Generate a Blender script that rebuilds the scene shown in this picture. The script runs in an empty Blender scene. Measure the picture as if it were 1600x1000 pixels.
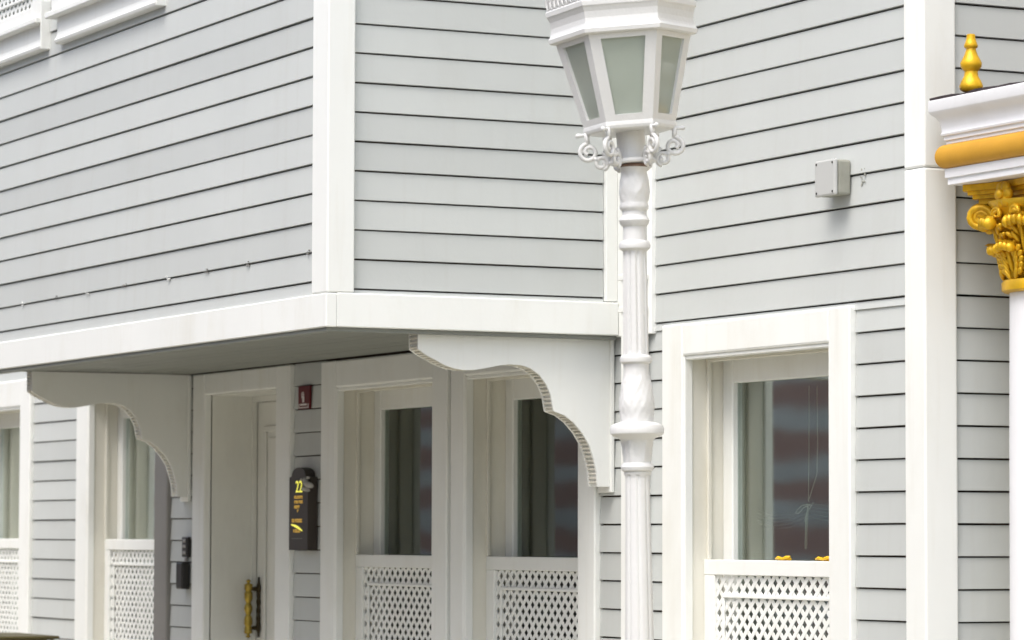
import bpy, bmesh, math, random
from mathutils import Vector, Matrix, Euler
random.seed(7)
R = math.radians
scene = bpy.context.scene
COL = scene.collection

# ------------------------------------------------------------------ camera
cd = bpy.data.cameras.new('camera'); cam = bpy.data.objects.new('camera', cd); COL.objects.link(cam)
cd.sensor_width = 36.0; cd.lens = 123.11; cd.clip_start = 0.1; cd.clip_end = 2000
CAMPOS = Vector((10.779, -7.0523, 1.65))
F = Vector((-0.89339384, 0.44504326, 0.06151377)).normalized()
U = Vector((0.05385732, -0.02984261, 0.9981026)).normalized()
RT = F.cross(U).normalized()
cam.matrix_world = Matrix(((RT.x, U.x, -F.x, CAMPOS.x), (RT.y, U.y, -F.y, CAMPOS.y), (RT.z, U.z, -F.z, CAMPOS.z), (0, 0, 0, 1)))
cd.dof.use_dof = True; cd.dof.focus_distance = 13.8; cd.dof.aperture_fstop = 5.0
scene.camera = cam

# ------------------------------------------------------------------ overcast sky and soft sun
world = bpy.data.worlds.new('World'); scene.world = world; world.use_nodes = True
wn = world.node_tree; wn.nodes.clear()
sky = wn.nodes.new('ShaderNodeTexSky'); sky.sky_type = 'NISHITA'; sky.sun_disc = False
SUN_EL, SUN_AZ = 62, 154           # azimuth measured clockwise from +Y
sky.sun_elevation = R(SUN_EL); sky.sun_rotation = R(SUN_AZ); sky.dust_density = 4.0; sky.air_density = 1.0; sky.ozone_density = 1.0
hs = wn.nodes.new('ShaderNodeHueSaturation'); hs.inputs['Saturation'].default_value = 0.68
bg = wn.nodes.new('ShaderNodeBackground'); bg.inputs['Strength'].default_value = 0.15
wo = wn.nodes.new('ShaderNodeOutputWorld')
wn.links.new(sky.outputs[0], hs.inputs['Color']); wn.links.new(hs.outputs[0], bg.inputs['Color']); wn.links.new(bg.outputs[0], wo.inputs['Surface'])
sl = bpy.data.lights.new('sun', 'SUN'); sl.energy = 1.1; sl.angle = R(35); sl.color = (1.0, 0.985, 0.95)
so = bpy.data.objects.new('sun', sl); COL.objects.link(so); so.location = (0, -10, 20)
az = R(SUN_AZ); el = R(SUN_EL)
sdir = Vector((math.sin(az) * math.cos(el), math.cos(az) * math.cos(el), math.sin(el)))   # towards the sun
so.rotation_euler = (-sdir).to_track_quat('-Z', 'Y').to_euler()
vs = scene.view_settings
vs.view_transform = 'Standard'; vs.look = 'None'; vs.gamma = 1.0; vs.use_curve_mapping = False; vs.exposure = 0.95
scene.cycles.max_bounces = 10; scene.cycles.transparent_max_bounces = 16

# ------------------------------------------------------------------ materials
def mat(name, col, rough=0.5, metal=0.0, var=0.06, scale=3.0, stain=None, stain_amt=0.25, stain_scale=2.0, bump=0.05, bscale=60.0, rnd=0.0, spec=0.4, streak=None):
    m = bpy.data.materials.new(name); m.use_nodes = True
    nt = m.node_tree; N = nt.nodes; L = nt.links; p = N['Principled BSDF']
    geo = N.new('ShaderNodeNewGeometry')
    n1 = N.new('ShaderNodeTexNoise'); n1.inputs['Scale'].default_value = scale; n1.inputs['Detail'].default_value = 6
    L.new(geo.outputs['Position'], n1.inputs['Vector'])
    r1 = N.new('ShaderNodeValToRGB'); L.new(n1.outputs['Fac'], r1.inputs['Fac'])
    r1.color_ramp.elements[0].position = 0.3; r1.color_ramp.elements[1].position = 0.7
    r1.color_ramp.elements[0].color = tuple(c * (1 - var) for c in col) + (1,)
    r1.color_ramp.elements[1].color = tuple(min(1, c * (1 + var)) for c in col) + (1,)
    out = r1.outputs['Color']
    def mixc(a, bcol, fac, blend='MIX'):
        mx = N.new('ShaderNodeMixRGB'); mx.blend_type = blend; L.new(a, mx.inputs['Color1']); mx.inputs['Color2'].default_value = tuple(bcol) + (1,)
        L.new(fac, mx.inputs['Fac']); return mx.outputs['Color']
    if stain:
        mp = N.new('ShaderNodeMapping'); L.new(geo.outputs['Position'], mp.inputs['Vector'])
        mp.inputs['Scale'].default_value = (1, 1, 0.35)
        n2 = N.new('ShaderNodeTexNoise'); n2.inputs['Scale'].default_value = stain_scale; n2.inputs['Detail'].default_value = 9; n2.inputs['Roughness'].default_value = 0.65
        L.new(mp.outputs[0], n2.inputs['Vector'])
        r2 = N.new('ShaderNodeMapRange'); r2.inputs['From Min'].default_value = 0.52; r2.inputs['From Max'].default_value = 0.78; r2.inputs['To Max'].default_value = stain_amt
        L.new(n2.outputs['Fac'], r2.inputs['Value']); out = mixc(out, stain, r2.outputs[0])
    if streak:
        mp = N.new('ShaderNodeMapping'); L.new(geo.outputs['Position'], mp.inputs['Vector']); mp.inputs['Scale'].default_value = (9, 9, 0.6)
        n3 = N.new('ShaderNodeTexNoise'); n3.inputs['Scale'].default_value = 2.5; n3.inputs['Detail'].default_value = 5
        L.new(mp.outputs[0], n3.inputs['Vector'])
        r3 = N.new('ShaderNodeMapRange'); r3.inputs['From Min'].default_value = 0.56; r3.inputs['From Max'].default_value = 0.75; r3.inputs['To Max'].default_value = 0.16
        L.new(n3.outputs['Fac'], r3.inputs['Value']); out = mixc(out, streak, r3.outputs[0])
    if rnd:
        oi = N.new('ShaderNodeObjectInfo'); mr = N.new('ShaderNodeMapRange'); L.new(oi.outputs['Random'], mr.inputs['Value'])
        mr.inputs['To Min'].default_value = 1 - rnd; mr.inputs['To Max'].default_value = 1 + rnd
        hv = N.new('ShaderNodeHueSaturation'); L.new(out, hv.inputs['Color']); L.new(mr.outputs[0], hv.inputs['Value']); out = hv.outputs[0]
    L.new(out, p.inputs['Base Color'])
    p.inputs['Roughness'].default_value = rough; p.inputs['Metallic'].default_value = metal
    p.inputs['Specular IOR Level'].default_value = spec
    if bump:
        nb = N.new('ShaderNodeTexNoise'); nb.inputs['Scale'].default_value = bscale; nb.inputs['Detail'].default_value = 4
        L.new(geo.outputs['Position'], nb.inputs['Vector'])
        b = N.new('ShaderNodeBump'); b.inputs['Strength'].default_value = bump; b.inputs['Distance'].default_value = 0.01
        L.new(nb.outputs['Fac'], b.inputs['Height']); L.new(b.outputs[0], p.inputs['Normal'])
    return m

M = {}
M['grey'] = mat('grey_plank_paint', (0.53, 0.55, 0.535), 0.55, var=0.025, scale=1.5, stain=(0.40, 0.39, 0.34), stain_amt=0.22, stain_scale=2.2, rnd=0.05, streak=(0.44, 0.43, 0.39), bump=0.06, bscale=40)
M['white'] = mat('white_trim_paint', (0.84, 0.85, 0.82), 0.45, var=0.02, scale=2.0, stain=(0.62, 0.59, 0.48), stain_amt=0.30, stain_scale=3.0, rnd=0.012, streak=(0.66, 0.63, 0.54), bump=0.04, bscale=50)
M['cream'] = mat('aged_cream_trim_paint', (0.74, 0.72, 0.64), 0.5, var=0.03, scale=2.5, stain=(0.48, 0.44, 0.33), stain_amt=0.35, stain_scale=4.0, rnd=0.01, bump=0.05, bscale=50)
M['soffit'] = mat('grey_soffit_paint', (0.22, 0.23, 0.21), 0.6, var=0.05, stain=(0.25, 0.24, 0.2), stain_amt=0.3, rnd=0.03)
M['taupe'] = mat('taupe_shade_and_chips', (0.24, 0.23, 0.215), 0.6, var=0.05, stain=(0.18, 0.17, 0.15))  # casing tone stands for the bracket's shade; paint chips use it too
M['back'] = mat('dark_wall_backing', (0.075, 0.048, 0.038), 0.9, var=0.2)
M['lamp'] = mat('white_cast_iron_paint', (0.68, 0.68, 0.67), 0.38, var=0.02, scale=8, stain=(0.60, 0.54, 0.45), stain_amt=0.12, stain_scale=9, bump=0.12, bscale=70)
M['rust'] = mat('rust_stain', (0.26, 0.17, 0.13), 0.9, var=0.3, scale=30)
M['gold'] = mat('gold_paint', (0.72, 0.42, 0.014), 0.36, metal=0.35, var=0.18, scale=14, stain=(0.22, 0.085, 0.006), stain_amt=0.7, stain_scale=14, bump=0.15, bscale=45)
M['ochre'] = mat('ochre_gold_moulding_paint', (0.60, 0.31, 0.028), 0.55, metal=0.1, var=0.08, scale=5, stain=(0.40, 0.18, 0.02), stain_amt=0.35, stain_scale=10, bump=0.06)
M['coldwhite'] = mat('cool_white_plaster', (0.80, 0.80, 0.82), 0.5, var=0.02, stain=(0.60, 0.57, 0.56), stain_amt=0.3, stain_scale=6, bump=0.06)
M['warmplaster'] = mat('warm_cream_plaster', (0.74, 0.69, 0.52), 0.7, var=0.05)
M['lead'] = mat('dark_lead_flashing', (0.06, 0.045, 0.05), 0.6, var=0.3, scale=20, bump=0.3)
M['box'] = mat('weathered_grey_plastic', (0.31, 0.31, 0.265), 0.55, var=0.08, scale=20, stain=(0.33, 0.32, 0.25), stain_amt=0.5, stain_scale=25)
M['boxlid'] = mat('pale_grey_plastic_lid', (0.50, 0.505, 0.49), 0.5, var=0.02, bump=0.02)
M['dark'] = mat('dark_metal', (0.02, 0.018, 0.016), 0.4, var=0.2)
M['plaque'] = mat('dark_brown_plaque', (0.045, 0.036, 0.03), 0.45, var=0.15)
M['red'] = mat('red_sign_enamel', (0.11, 0.005, 0.007), 0.5, var=0.06)
M['signwhite'] = mat('sign_white_print', (0.75, 0.70, 0.68), 0.5, var=0.02)
M['brass'] = mat('aged_brass', (0.42, 0.30, 0.06), 0.32, metal=0.9, var=0.25, scale=30)
M['bronze'] = mat('dark_bronze', (0.05, 0.035, 0.015), 0.4, metal=0.6, var=0.25, scale=30)
M['door'] = mat('grey_green_door_paint', (0.76, 0.76, 0.71), 0.45, var=0.03, stain=(0.42, 0.40, 0.34), stain_amt=0.3)
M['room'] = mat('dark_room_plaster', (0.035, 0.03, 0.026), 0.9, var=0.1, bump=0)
M['cord'] = mat('pale_cord', (0.62, 0.60, 0.50), 0.8, var=0.05, bump=0)
M['blind'] = mat('sheer_grey_blind', (0.13, 0.125, 0.12), 0.9, var=0.08, bump=0.1)
M['yellow'] = mat('yellow_plastic', (0.85, 0.50, 0.01), 0.4, var=0.04, bump=0)
M['tan'] = mat('tan_paint', (0.40, 0.31, 0.17), 0.55, var=0.08)
M['olive'] = mat('dark_olive_rim', (0.085, 0.07, 0.025), 0.5, var=0.15)
M['paving'] = mat('grey_stone_paving', (0.41, 0.39, 0.315), 0.85, var=0.15, scale=2, bump=0.3, bscale=30)
M['asphalt'] = mat('asphalt', (0.10, 0.10, 0.085), 0.9, var=0.2, scale=8, bump=0.5, bscale=120)
M['earth'] = mat('ground_stone_dust', (0.27, 0.26, 0.21), 0.95, var=0.15)
M['bandstone'] = mat('pale_grey_band_stone', (0.74, 0.73, 0.71), 0.85, var=0.2, scale=1.2, bump=0.2)
M['bluegrey'] = mat('pale_blue_grey_plaster', (0.60, 0.65, 0.70), 0.8, var=0.04)
M['petal'] = mat('grey_clear_plastic_flower', (0.33, 0.32, 0.30), 0.2, var=0.1)
M['bulb'] = mat('lamp_bulb_white', (0.85, 0.85, 0.78), 0.3, var=0.01, bump=0)

def glass_mat(name, tint, k1, k0):
    m = bpy.data.materials.new(name); m.use_nodes = True; nt = m.node_tree; N = nt.nodes; L = nt.links; N.clear()
    o = N.new('ShaderNodeOutputMaterial'); mx = N.new('ShaderNodeMixShader'); t = N.new('ShaderNodeBsdfTransparent'); g = N.new('ShaderNodeBsdfGlossy')
    t.inputs['Color'].default_value = tint; g.inputs['Roughness'].default_value = 0.05; g.inputs['Color'].default_value = (0.95, 1, 0.97, 1)
    lw = N.new('ShaderNodeLayerWeight'); lw.inputs['Blend'].default_value = 0.5
    pw = N.new('ShaderNodeMath'); pw.operation = 'POWER'; pw.inputs[1].default_value = 3.0; L.new(lw.outputs['Facing'], pw.inputs[0])
    ma = N.new('ShaderNodeMath'); ma.operation = 'MULTIPLY_ADD'; ma.inputs[1].default_value = k1; ma.inputs[2].default_value = k0; L.new(pw.outputs[0], ma.inputs[0])
    geo = N.new('ShaderNodeNewGeometry'); nz = N.new('ShaderNodeTexNoise'); nz.inputs['Scale'].default_value = 2.6; nz.inputs['Detail'].default_value = 1; L.new(geo.outputs['Position'], nz.inputs['Vector'])
    b = N.new('ShaderNodeBump'); b.inputs['Strength'].default_value = 0.1; b.inputs['Distance'].default_value = 0.012; L.new(nz.outputs['Fac'], b.inputs['Height']); L.new(b.outputs[0], g.inputs['Normal'])
    L.new(ma.outputs[0], mx.inputs[0]); L.new(t.outputs[0], mx.inputs[1]); L.new(g.outputs[0], mx.inputs[2]); L.new(mx.outputs[0], o.inputs['Surface'])
    return m
M['glass'] = glass_mat('clear_double_glass', (0.72, 0.78, 0.74, 1), 1.5, 0.08)
M['glass_shaded'] = glass_mat('shaded_pane_glass', (0.70, 0.74, 0.70, 1), 0.62, 0.02)  # copy of the glass with reflection cut, so panes under the bay read shaded
def frosted_mat():
    m = bpy.data.materials.new('frosted_green_glass'); m.use_nodes = True; nt = m.node_tree; N = nt.nodes; L = nt.links; N.clear()
    o = N.new('ShaderNodeOutputMaterial'); mx = N.new('ShaderNodeMixShader'); mx2 = N.new('ShaderNodeMixShader')
    d = N.new('ShaderNodeBsdfDiffuse'); d.inputs['Color'].default_value = (0.83, 0.89, 0.80, 1)
    t = N.new('ShaderNodeBsdfTranslucent'); t.inputs['Color'].default_value = (0.80, 0.88, 0.78, 1)
    g = N.new('ShaderNodeBsdfGlossy'); g.inputs['Roughness'].default_value = 0.06
    tr = N.new('ShaderNodeBsdfTransparent'); tr.inputs['Color'].default_value = (0.72, 0.80, 0.72, 1); mx3 = N.new('ShaderNodeMixShader'); mx3.inputs[0].default_value = 0.25
    geo = N.new('ShaderNodeNewGeometry'); nz = N.new('ShaderNodeTexNoise'); nz.inputs['Scale'].default_value = 9; L.new(geo.outputs['Position'], nz.inputs['Vector'])
    mr = N.new('ShaderNodeMapRange'); mr.inputs['To Min'].default_value = 0.4; mr.inputs['To Max'].default_value = 0.6; L.new(nz.outputs['Fac'], mr.inputs['Value']); L.new(mr.outputs[0], mx.inputs[0])
    fr = N.new('ShaderNodeLayerWeight'); fr.inputs['Blend'].default_value = 0.32
    L.new(d.outputs[0], mx.inputs[1]); L.new(t.outputs[0], mx.inputs[2]); L.new(mx.outputs[0], mx3.inputs[1]); L.new(tr.outputs[0], mx3.inputs[2])
    L.new(fr.outputs['Fresnel'], mx2.inputs[0]); L.new(mx3.outputs[0], mx2.inputs[1]); L.new(g.outputs[0], mx2.inputs[2]); L.new(mx2.outputs[0], o.inputs['Surface'])
    return m
M['frosted'] = frosted_mat()
def emit_mat(name, col, s):
    m = bpy.data.materials.new(name); m.use_nodes = True; p = m.node_tree.nodes['Principled BSDF']
    p.inputs['Base Color'].default_value = col + (1,); p.inputs['Emission Color'].default_value = col + (1,); p.inputs['Emission Strength'].default_value = s
    return m
M['glowy'] = emit_mat('lit_yellow_lettering', (0.80, 0.75, 0.10), 0.5)
M['glowo'] = emit_mat('lit_amber_lettering', (0.50, 0.30, 0.05), 0.3)
def brick_mat():
    m = bpy.data.materials.new('red_brick'); m.use_nodes = True; nt = m.node_tree; N = nt.nodes; L = nt.links; p = N['Principled BSDF']
    tc = N.new('ShaderNodeNewGeometry'); sp = N.new('ShaderNodeSeparateXYZ'); cb = N.new('ShaderNodeCombineXYZ'); L.new(tc.outputs['Position'], sp.inputs[0])
    L.new(sp.outputs[0], cb.inputs[0]); L.new(sp.outputs[2], cb.inputs[1])
    b = N.new('ShaderNodeTexBrick'); b.inputs['Scale'].default_value = 4.2; L.new(cb.outputs[0], b.inputs['Vector'])
    b.inputs['Color1'].default_value = (0.64, 0.36, 0.30, 1); b.inputs['Color2'].default_value = (0.52, 0.27, 0.23, 1); b.inputs['Mortar'].default_value = (0.42, 0.36, 0.31, 1)
    L.new(b.outputs[0], p.inputs['Base Color']); p.inputs['Roughness'].default_value = 0.85
    return m
M['brick'] = brick_mat()

# ------------------------------------------------------------------ mesh helpers (all coordinates in metres, world space)
WORLD = {}
def finish(name, bm, m, parent=None, smooth=False, origin=None):
    bmesh.ops.recalc_face_normals(bm, faces=bm.faces[:])
    co = [v.co for v in bm.verts]
    if origin is None:
        lo = Vector([min(c[i] for c in co) for i in range(3)]); hi = Vector([max(c[i] for c in co) for i in range(3)])
        origin = Vector(((lo.x + hi.x) / 2, (lo.y + hi.y) / 2, lo.z))
    origin = Vector(origin)
    bmesh.ops.translate(bm, verts=bm.verts[:], vec=-origin)
    me = bpy.data.meshes.new(name); bm.to_mesh(me); bm.free()
    if smooth:
        for p in me.polygons: p.use_smooth = True
        if smooth != True: me.set_sharp_from_angle(angle=R(smooth))
    me.materials.append(M[m] if isinstance(m, str) else m)
    o = bpy.data.objects.new(name, me); COL.objects.link(o)
    WORLD[o] = origin
    if parent: o.parent = parent; o.location = origin - WORLD[parent]
    else: o.location = origin
    return o
def empty(name, loc, label=None, cat=None, group=None, parent=None):
    o = bpy.data.objects.new(name, None); COL.objects.link(o); o.empty_display_size = 0.2; WORLD[o] = Vector(loc)
    if parent: o.parent = parent; o.location = Vector(loc) - WORLD[parent]
    else: o.location = loc
    tag(o, label, cat, group); return o
def tag(o, label=None, cat=None, group=None, kind=None):
    if label: o['label'] = label
    if cat: o['category'] = cat
    if group: o['group'] = group
    if kind: o['kind'] = kind
    return o
def abox(bm, x0, x1, y0, y1, z0, z1, bev=0.0):
    b2 = bmesh.new() if bev else bm
    v = [b2.verts.new(c) for c in ((x0, y0, z0), (x1, y0, z0), (x1, y1, z0), (x0, y1, z0), (x0, y0, z1), (x1, y0, z1), (x1, y1, z1), (x0, y1, z1))]
    for f in ((0, 1, 2, 3), (4, 5, 6, 7), (0, 1, 5, 4), (1, 2, 6, 5), (2, 3, 7, 6), (3, 0, 4, 7)): b2.faces.new([v[i] for i in f])
    if bev:
        bmesh.ops.recalc_face_normals(b2, faces=b2.faces[:])
        bmesh.ops.bevel(b2, geom=b2.edges[:], offset=bev, segments=2 if bev > 0.006 else 1, affect='EDGES', profile=0.5)
        join(bm, b2)
    return bm
def join(bm, b2, mtx=None):
    if mtx is not None: bmesh.ops.transform(b2, matrix=mtx, verts=b2.verts[:])
    mp = {}
    for v in b2.verts: mp[v] = bm.verts.new(v.co)
    for f in b2.faces:
        try: bm.faces.new([mp[v] for v in f.verts])
        except ValueError: pass
    b2.free()
def box(name, x0, x1, y0, y1, z0, z1, m, parent=None, bev=0.003):
    return finish(name, abox(bmesh.new(), x0, x1, y0, y1, z0, z1, bev), m, parent)
def prism(bm, pts, f0, f1):
    """closed outline pts; f0, f1 map an outline point to the two end positions"""
    a = [bm.verts.new(f0(p)) for p in pts]; b = [bm.verts.new(f1(p)) for p in pts]; n = len(pts)
    bm.faces.new(a); bm.faces.new(b[::-1])
    for i in range(n): bm.faces.new((a[i], a[(i + 1) % n], b[(i + 1) % n], b[i]))
    return bm
def lathe(bm, prof, cx=0, cy=0, n=32, mod=None, phase=0.0, cap=True):
    rings = []
    for r, z in prof:
        ring = []
        for i in range(n):
            a = 2 * math.pi * i / n + phase
            rr = r * (mod(a, z) if mod else 1.0)
            ring.append(bm.verts.new((cx + rr * math.cos(a), cy + rr * math.sin(a), z)))
        rings.append(ring)
    for a, b in zip(rings, rings[1:]):
        for i in range(n): bm.faces.new((a[i], a[(i + 1) % n], b[(i + 1) % n], b[i]))
    if cap: bm.faces.new(rings[0][::-1]); bm.faces.new(rings[-1])
    return bm
def tube(bm, pts, rad, n=8):
    pts = [Vector(p) for p in pts]; rings = []; up = None
    for i, p in enumerate(pts):
        t = (pts[min(i + 1, len(pts) - 1)] - pts[max(i - 1, 0)]).normalized()
        if up is None:
            up = Vector((0, 0, 1)) if abs(t.z) < 0.9 else Vector((1, 0, 0))
        up = (up - t * up.dot(t)).normalized(); s = t.cross(up)
        r = rad[i] if isinstance(rad, (list, tuple)) else rad
        rings.append([bm.verts.new(p + (up * math.cos(2 * math.pi * k / n) + s * math.sin(2 * math.pi * k / n)) * r) for k in range(n)])
    for a, b in zip(rings, rings[1:]):
        for k in range(n): bm.faces.new((a[k], a[(k + 1) % n], b[(k + 1) % n], b[k]))
    bm.faces.new(rings[0][::-1]); bm.faces.new(rings[-1]); return bm

# ------------------------------------------------------------------ ground, pavement, road
def sheet(name, x0, x1, y0, y1, z, m):
    bm = bmesh.new(); bm.faces.new([bm.verts.new(c) for c in ((x0, y0, z), (x1, y0, z), (x1, y1, z), (x0, y1, z))])
    return tag(finish(name, bm, m), kind='structure')
sheet('ground', -400, 400, -400, 400, -0.13, 'earth')
sheet('road', -200, 200, -7.8, -3.0, -0.126, 'asphalt')
tag(box('pavement', -120, 120, -3.0, 6.0, -0.12, 0.0, 'paving', bev=0.01), kind='structure')
tag(box('far_pavement', -120, 120, -10.49, -7.8, -0.12, 0.0, 'paving', bev=0.01), kind='structure')

# ------------------------------------------------------------------ the grey timber house
house = empty('timber_house', (-5, 0, 0), 'large grey plank clad house with white trim and overhanging upper storey', 'house')
P = 0.12; GAP = 0.006
TOP = 5.5; SOF = 2.535
def plank_a(parent, x0, x1, y, z0, z1):           # board lying in a wall that faces -Y
    d = random.uniform(-0.0012, 0.0012); j = [random.uniform(-0.0009, 0.0009) for _ in range(4)]
    b2 = bmesh.new(); yb, yt = y - 0.004 + d, y + 0.003 + d; yk = y + 0.02
    v = [b2.verts.new(c) for c in ((x0, yb, z0 + j[0]), (x1, yb, z0 + j[1]), (x1, yk, z0 + j[1]), (x0, yk, z0 + j[0]), (x0, yt, z1 + j[2]), (x1, yt, z1 + j[3]), (x1, yk, z1 + j[3]), (x0, yk, z1 + j[2]))]
    for f in ((0, 1, 2, 3), (4, 5, 6, 7), (0, 1, 5, 4), (1, 2, 6, 5), (2, 3, 7, 6), (3, 0, 4, 7)): b2.faces.new([v[i] for i in f])
    bmesh.ops.recalc_face_normals(b2, faces=b2.faces[:]); bmesh.ops.bevel(b2, geom=b2.edges[:], offset=0.0016, segments=1, affect='EDGES')
    return finish('plank', b2, 'grey', parent)
def plank_b(parent, y0, y1, x, z0, z1):           # board lying in a wall that faces +X
    d = random.uniform(-0.0012, 0.0012); j = [random.uniform(-0.0009, 0.0009) for _ in range(4)]
    b2 = bmesh.new(); xb, xt = x + 0.004 + d, x - 0.003 + d; xk = x - 0.02
    v = [b2.verts.new(c) for c in ((xb, y0, z0 + j[0]), (xb, y1, z0 + j[1]), (xk, y1, z0 + j[1]), (xk, y0, z0 + j[0]), (xt, y0, z1 + j[2]), (xt, y1, z1 + j[3]), (xk, y1, z1 + j[3]), (xk, y0, z1 + j[2]))]
    for f in ((0, 1, 2, 3), (4, 5, 6, 7), (0, 1, 5, 4), (1, 2, 6, 5), (2, 3, 7, 6), (3, 0, 4, 7)): b2.faces.new([v[i] for i in f])
    bmesh.ops.recalc_face_normals(b2, faces=b2.faces[:]); bmesh.ops.bevel(b2, geom=b2.edges[:], offset=0.0016, segments=1, affect='EDGES')
    return finish('plank', b2, 'grey', parent)
def rows(z0, z1, ref, p):
    k = math.floor((z0 - ref) / p); out = []
    while ref + k * p < z1 - 0.004:
        a = max(z0, ref + k * p + GAP / 2); b = min(z1, ref + (k + 1) * p - GAP / 2)
        if b - a > 0.012: out.append((a, b))
        k += 1
    return out

# front wall backing with its openings, then the planks
OPEN = {   # trim outline x0, x1 : opening inner x0, x1, z bottom, z top
    'w1': (-11.53, -10.049, -11.36, -10.24, 0.80, 2.45, 2.62),
    'w2': (-9.183, -7.652, -8.990, -7.850, 0.80, 2.45, 2.53),
    'dr': (-7.268, -5.894, -7.096, -6.082, 0.00, 2.414, 2.53),
    'w3': (-5.492, -4.008, -5.312, -4.172, 0.74, 2.388, 2.525),
    'w4': (-3.967, -2.526, -3.825, -2.685, 0.74, 2.388, 2.525),
    'w5': (-1.933, -0.469, -1.761, -0.620, 0.74, 2.388, 2.522)}
bm = bmesh.new(); xs = -14.0
YB0, YB1 = 0.0205, 0.25
for k in ('w1', 'w2', 'dr', 'w3', 'w4', 'w5'):
    o = OPEN[k]; abox(bm, xs, o[2], YB0, YB1, 0, TOP); abox(bm, o[2], o[3], YB0, YB1, o[5], TOP)
    if o[4] > 0: abox(bm, o[2], o[3], YB0, YB1, 0, o[4])
    xs = o[3]
abox(bm, xs, 0.0, YB0, YB1, 0, TOP)
wall = finish('front_wall', bm, 'back', house)
gaps = [(-14.0, -11.53, 1.6193), (-10.049, -9.183, 1.6193), (-7.652, -7.268, 1.6193), (-5.894, -5.492, 1.5749), (-4.008, -3.967, 1.575), (-2.526, -1.933, 1.5790), (-0.469, -0.096, 1.5776)]
for x0, x1, ref in gaps:
    top = 2.68 if x0 < -7.44 and x1 < -7.5 else SOF
    if x0 == -0.469 or x0 == -2.526: top = 2.505
    for a, b in rows(0.62, top, ref, P):
        plank_a(wall, x0 + 0.002, x1 - 0.002, 0, a, b)
# strip of plank over the far-left window, and the wall right of the bay, above the windows
for a, b in rows(2.505, TOP - 0.1, 1.5776, P):
    plank_a(wall, -2.345, -0.098, 0, a, b)
plank_a(wall, -11.53, -10.05, 0, 2.622, 2.68)
for a, b in rows(2.682, TOP - 0.1, 1.6193, P): plank_a(wall, -13.9, -7.47, 0, a, b)
box('plinth', -14, -0.1, -0.012, 0.02, 0, 0.615, 'white', wall)
# side wall going back from the right corner
bm = bmesh.new(); abox(bm, -0.25, -0.0005, 0.2505, 4.0, 0, TOP); abox(bm, -0.2, 0.0, 0.022, 0.25, 0, TOP)
side = finish('side_wall', bm, 'back', house)
for a, b in rows(0.5, TOP - 0.1, 1.577, P):
    plank_b(side, 0.123, 3.9, 0.021, a, b)
# house body: floors, back and far side
bm = bmesh.new(); abox(bm, -14.0, -0.25, 3.9, 4.0, 0, TOP); abox(bm, -14.0, -13.9, 0.25, 3.9, 0, TOP)
abox(bm, -13.9, -0.25, 0.25, 3.9, 2.75, 2.85); abox(bm, -13.9, -0.25, 0.25, 3.9, 0.0, 0.1)
for xx in (-9.6, -7.5, -5.7, -2.3): abox(bm, xx, xx + 0.1, 0.25, 3.9, 0.1, 2.75)
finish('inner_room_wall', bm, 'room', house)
bm = bmesh.new(); abox(bm, -14.3, 0.35, -0.35, 4.3, TOP, TOP + 0.18, 0.02); abox(bm, -7.75, -2.05, -1.7, -0.351, TOP, TOP + 0.18, 0.02)
finish('roof_slab', bm, 'white', house)

# right corner pilaster (an upper and a lower length with a hairline joint) and inner corner board
box('corner_board', -0.096, 0.041, -0.022, 0.121, 0, 3.0, 'white', house, 0.008)
box('corner_board', -0.0955, 0.0405, -0.0215, 0.1205, 3.0018, TOP, 'white', house, 0.008)
box('corner_board', -2.345, -2.031, -0.022, 0.019, 2.495, TOP, 'white', house)

# ------------------------------------------------------------------ overhanging bay
YBAY, XS, PBAY, ZA = -1.36, -2.35, 0.12193, 3.7918
bm = bmesh.new()
abox(bm, -7.43, XS - 0.0205, YBAY + 0.0205, YBAY + 0.12, SOF, TOP); abox(bm, -7.43, -7.33, YBAY + 0.12, 0.0, SOF, TOP)
abox(bm, XS - 0.12, XS - 0.0205, YBAY + 0.12, 0.0, SOF, TOP)
bay = finish('bay_wall', bm, 'back', house)
BW = [(-7.25, -5.842), (-5.685, -4.215)]           # upper windows
for a, b in rows(2.63, TOP - 0.1, ZA, PBAY):
    segs = [(-7.318, -2.481)]
    for w0, w1 in BW:
        if a > 4.05:
            segs = [s for q in segs for s in ([(q[0], w0 - 0.004), (w1 + 0.004, q[1])] if q[0] < w0 < q[1] else [q])]
    for s0, s1 in segs: plank_a(bay, s0, s1, YBAY, a, b)
for a, b in rows(2.64, TOP - 0.1, 3.7579, PBAY):
    plank_b(bay, -1.248, -0.0785, XS, a, b)
box('corner_board', -2.479, -2.316, YBAY - 0.013, YBAY + 0.110, 2.641, TOP, 'white', house, 0.006)
box('corner_board', XS - 0.019, -2.326, -0.0765, -0.0225, 2.645, TOP, 'white', house)
box('corner_board', -7.452, -7.32, YBAY - 0.013, YBAY + 0.110, 2.641, TOP, 'white', house, 0.006)
finish('bay_far_side', abox(bmesh.new(), -7.446, -7.4305, YBAY + 0.111, -0.001, 2.56, TOP), 'grey', house)
random.seed(21)
zl = ZA - 8 * PBAY
for xx in (-6.2, -5.7, -5.25, -4.72, -4.15, -3.68, -3.2, -2.52):
    bm = bmesh.new()
    for q in range(5):
        cxx, czz, sz = xx + random.uniform(-0.025, 0.025), zl + random.uniform(-0.008, 0.014), random.uniform(0.002, 0.0055)
        prism(bm, [(cxx + sz * random.uniform(0.6, 1.6) * math.cos(t), czz + sz * 0.6 * random.uniform(0.5, 1.2) * math.sin(t)) for t in [2 * math.pi * w_ / 6 for w_ in range(6)]], lambda p: (p[0], YBAY - 0.0075, p[1]), lambda p: (p[0], YBAY + 0.003, p[1]))
    finish('paint_chip', bm, 'taupe' if random.random() < 0.55 else 'white', bay)
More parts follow.
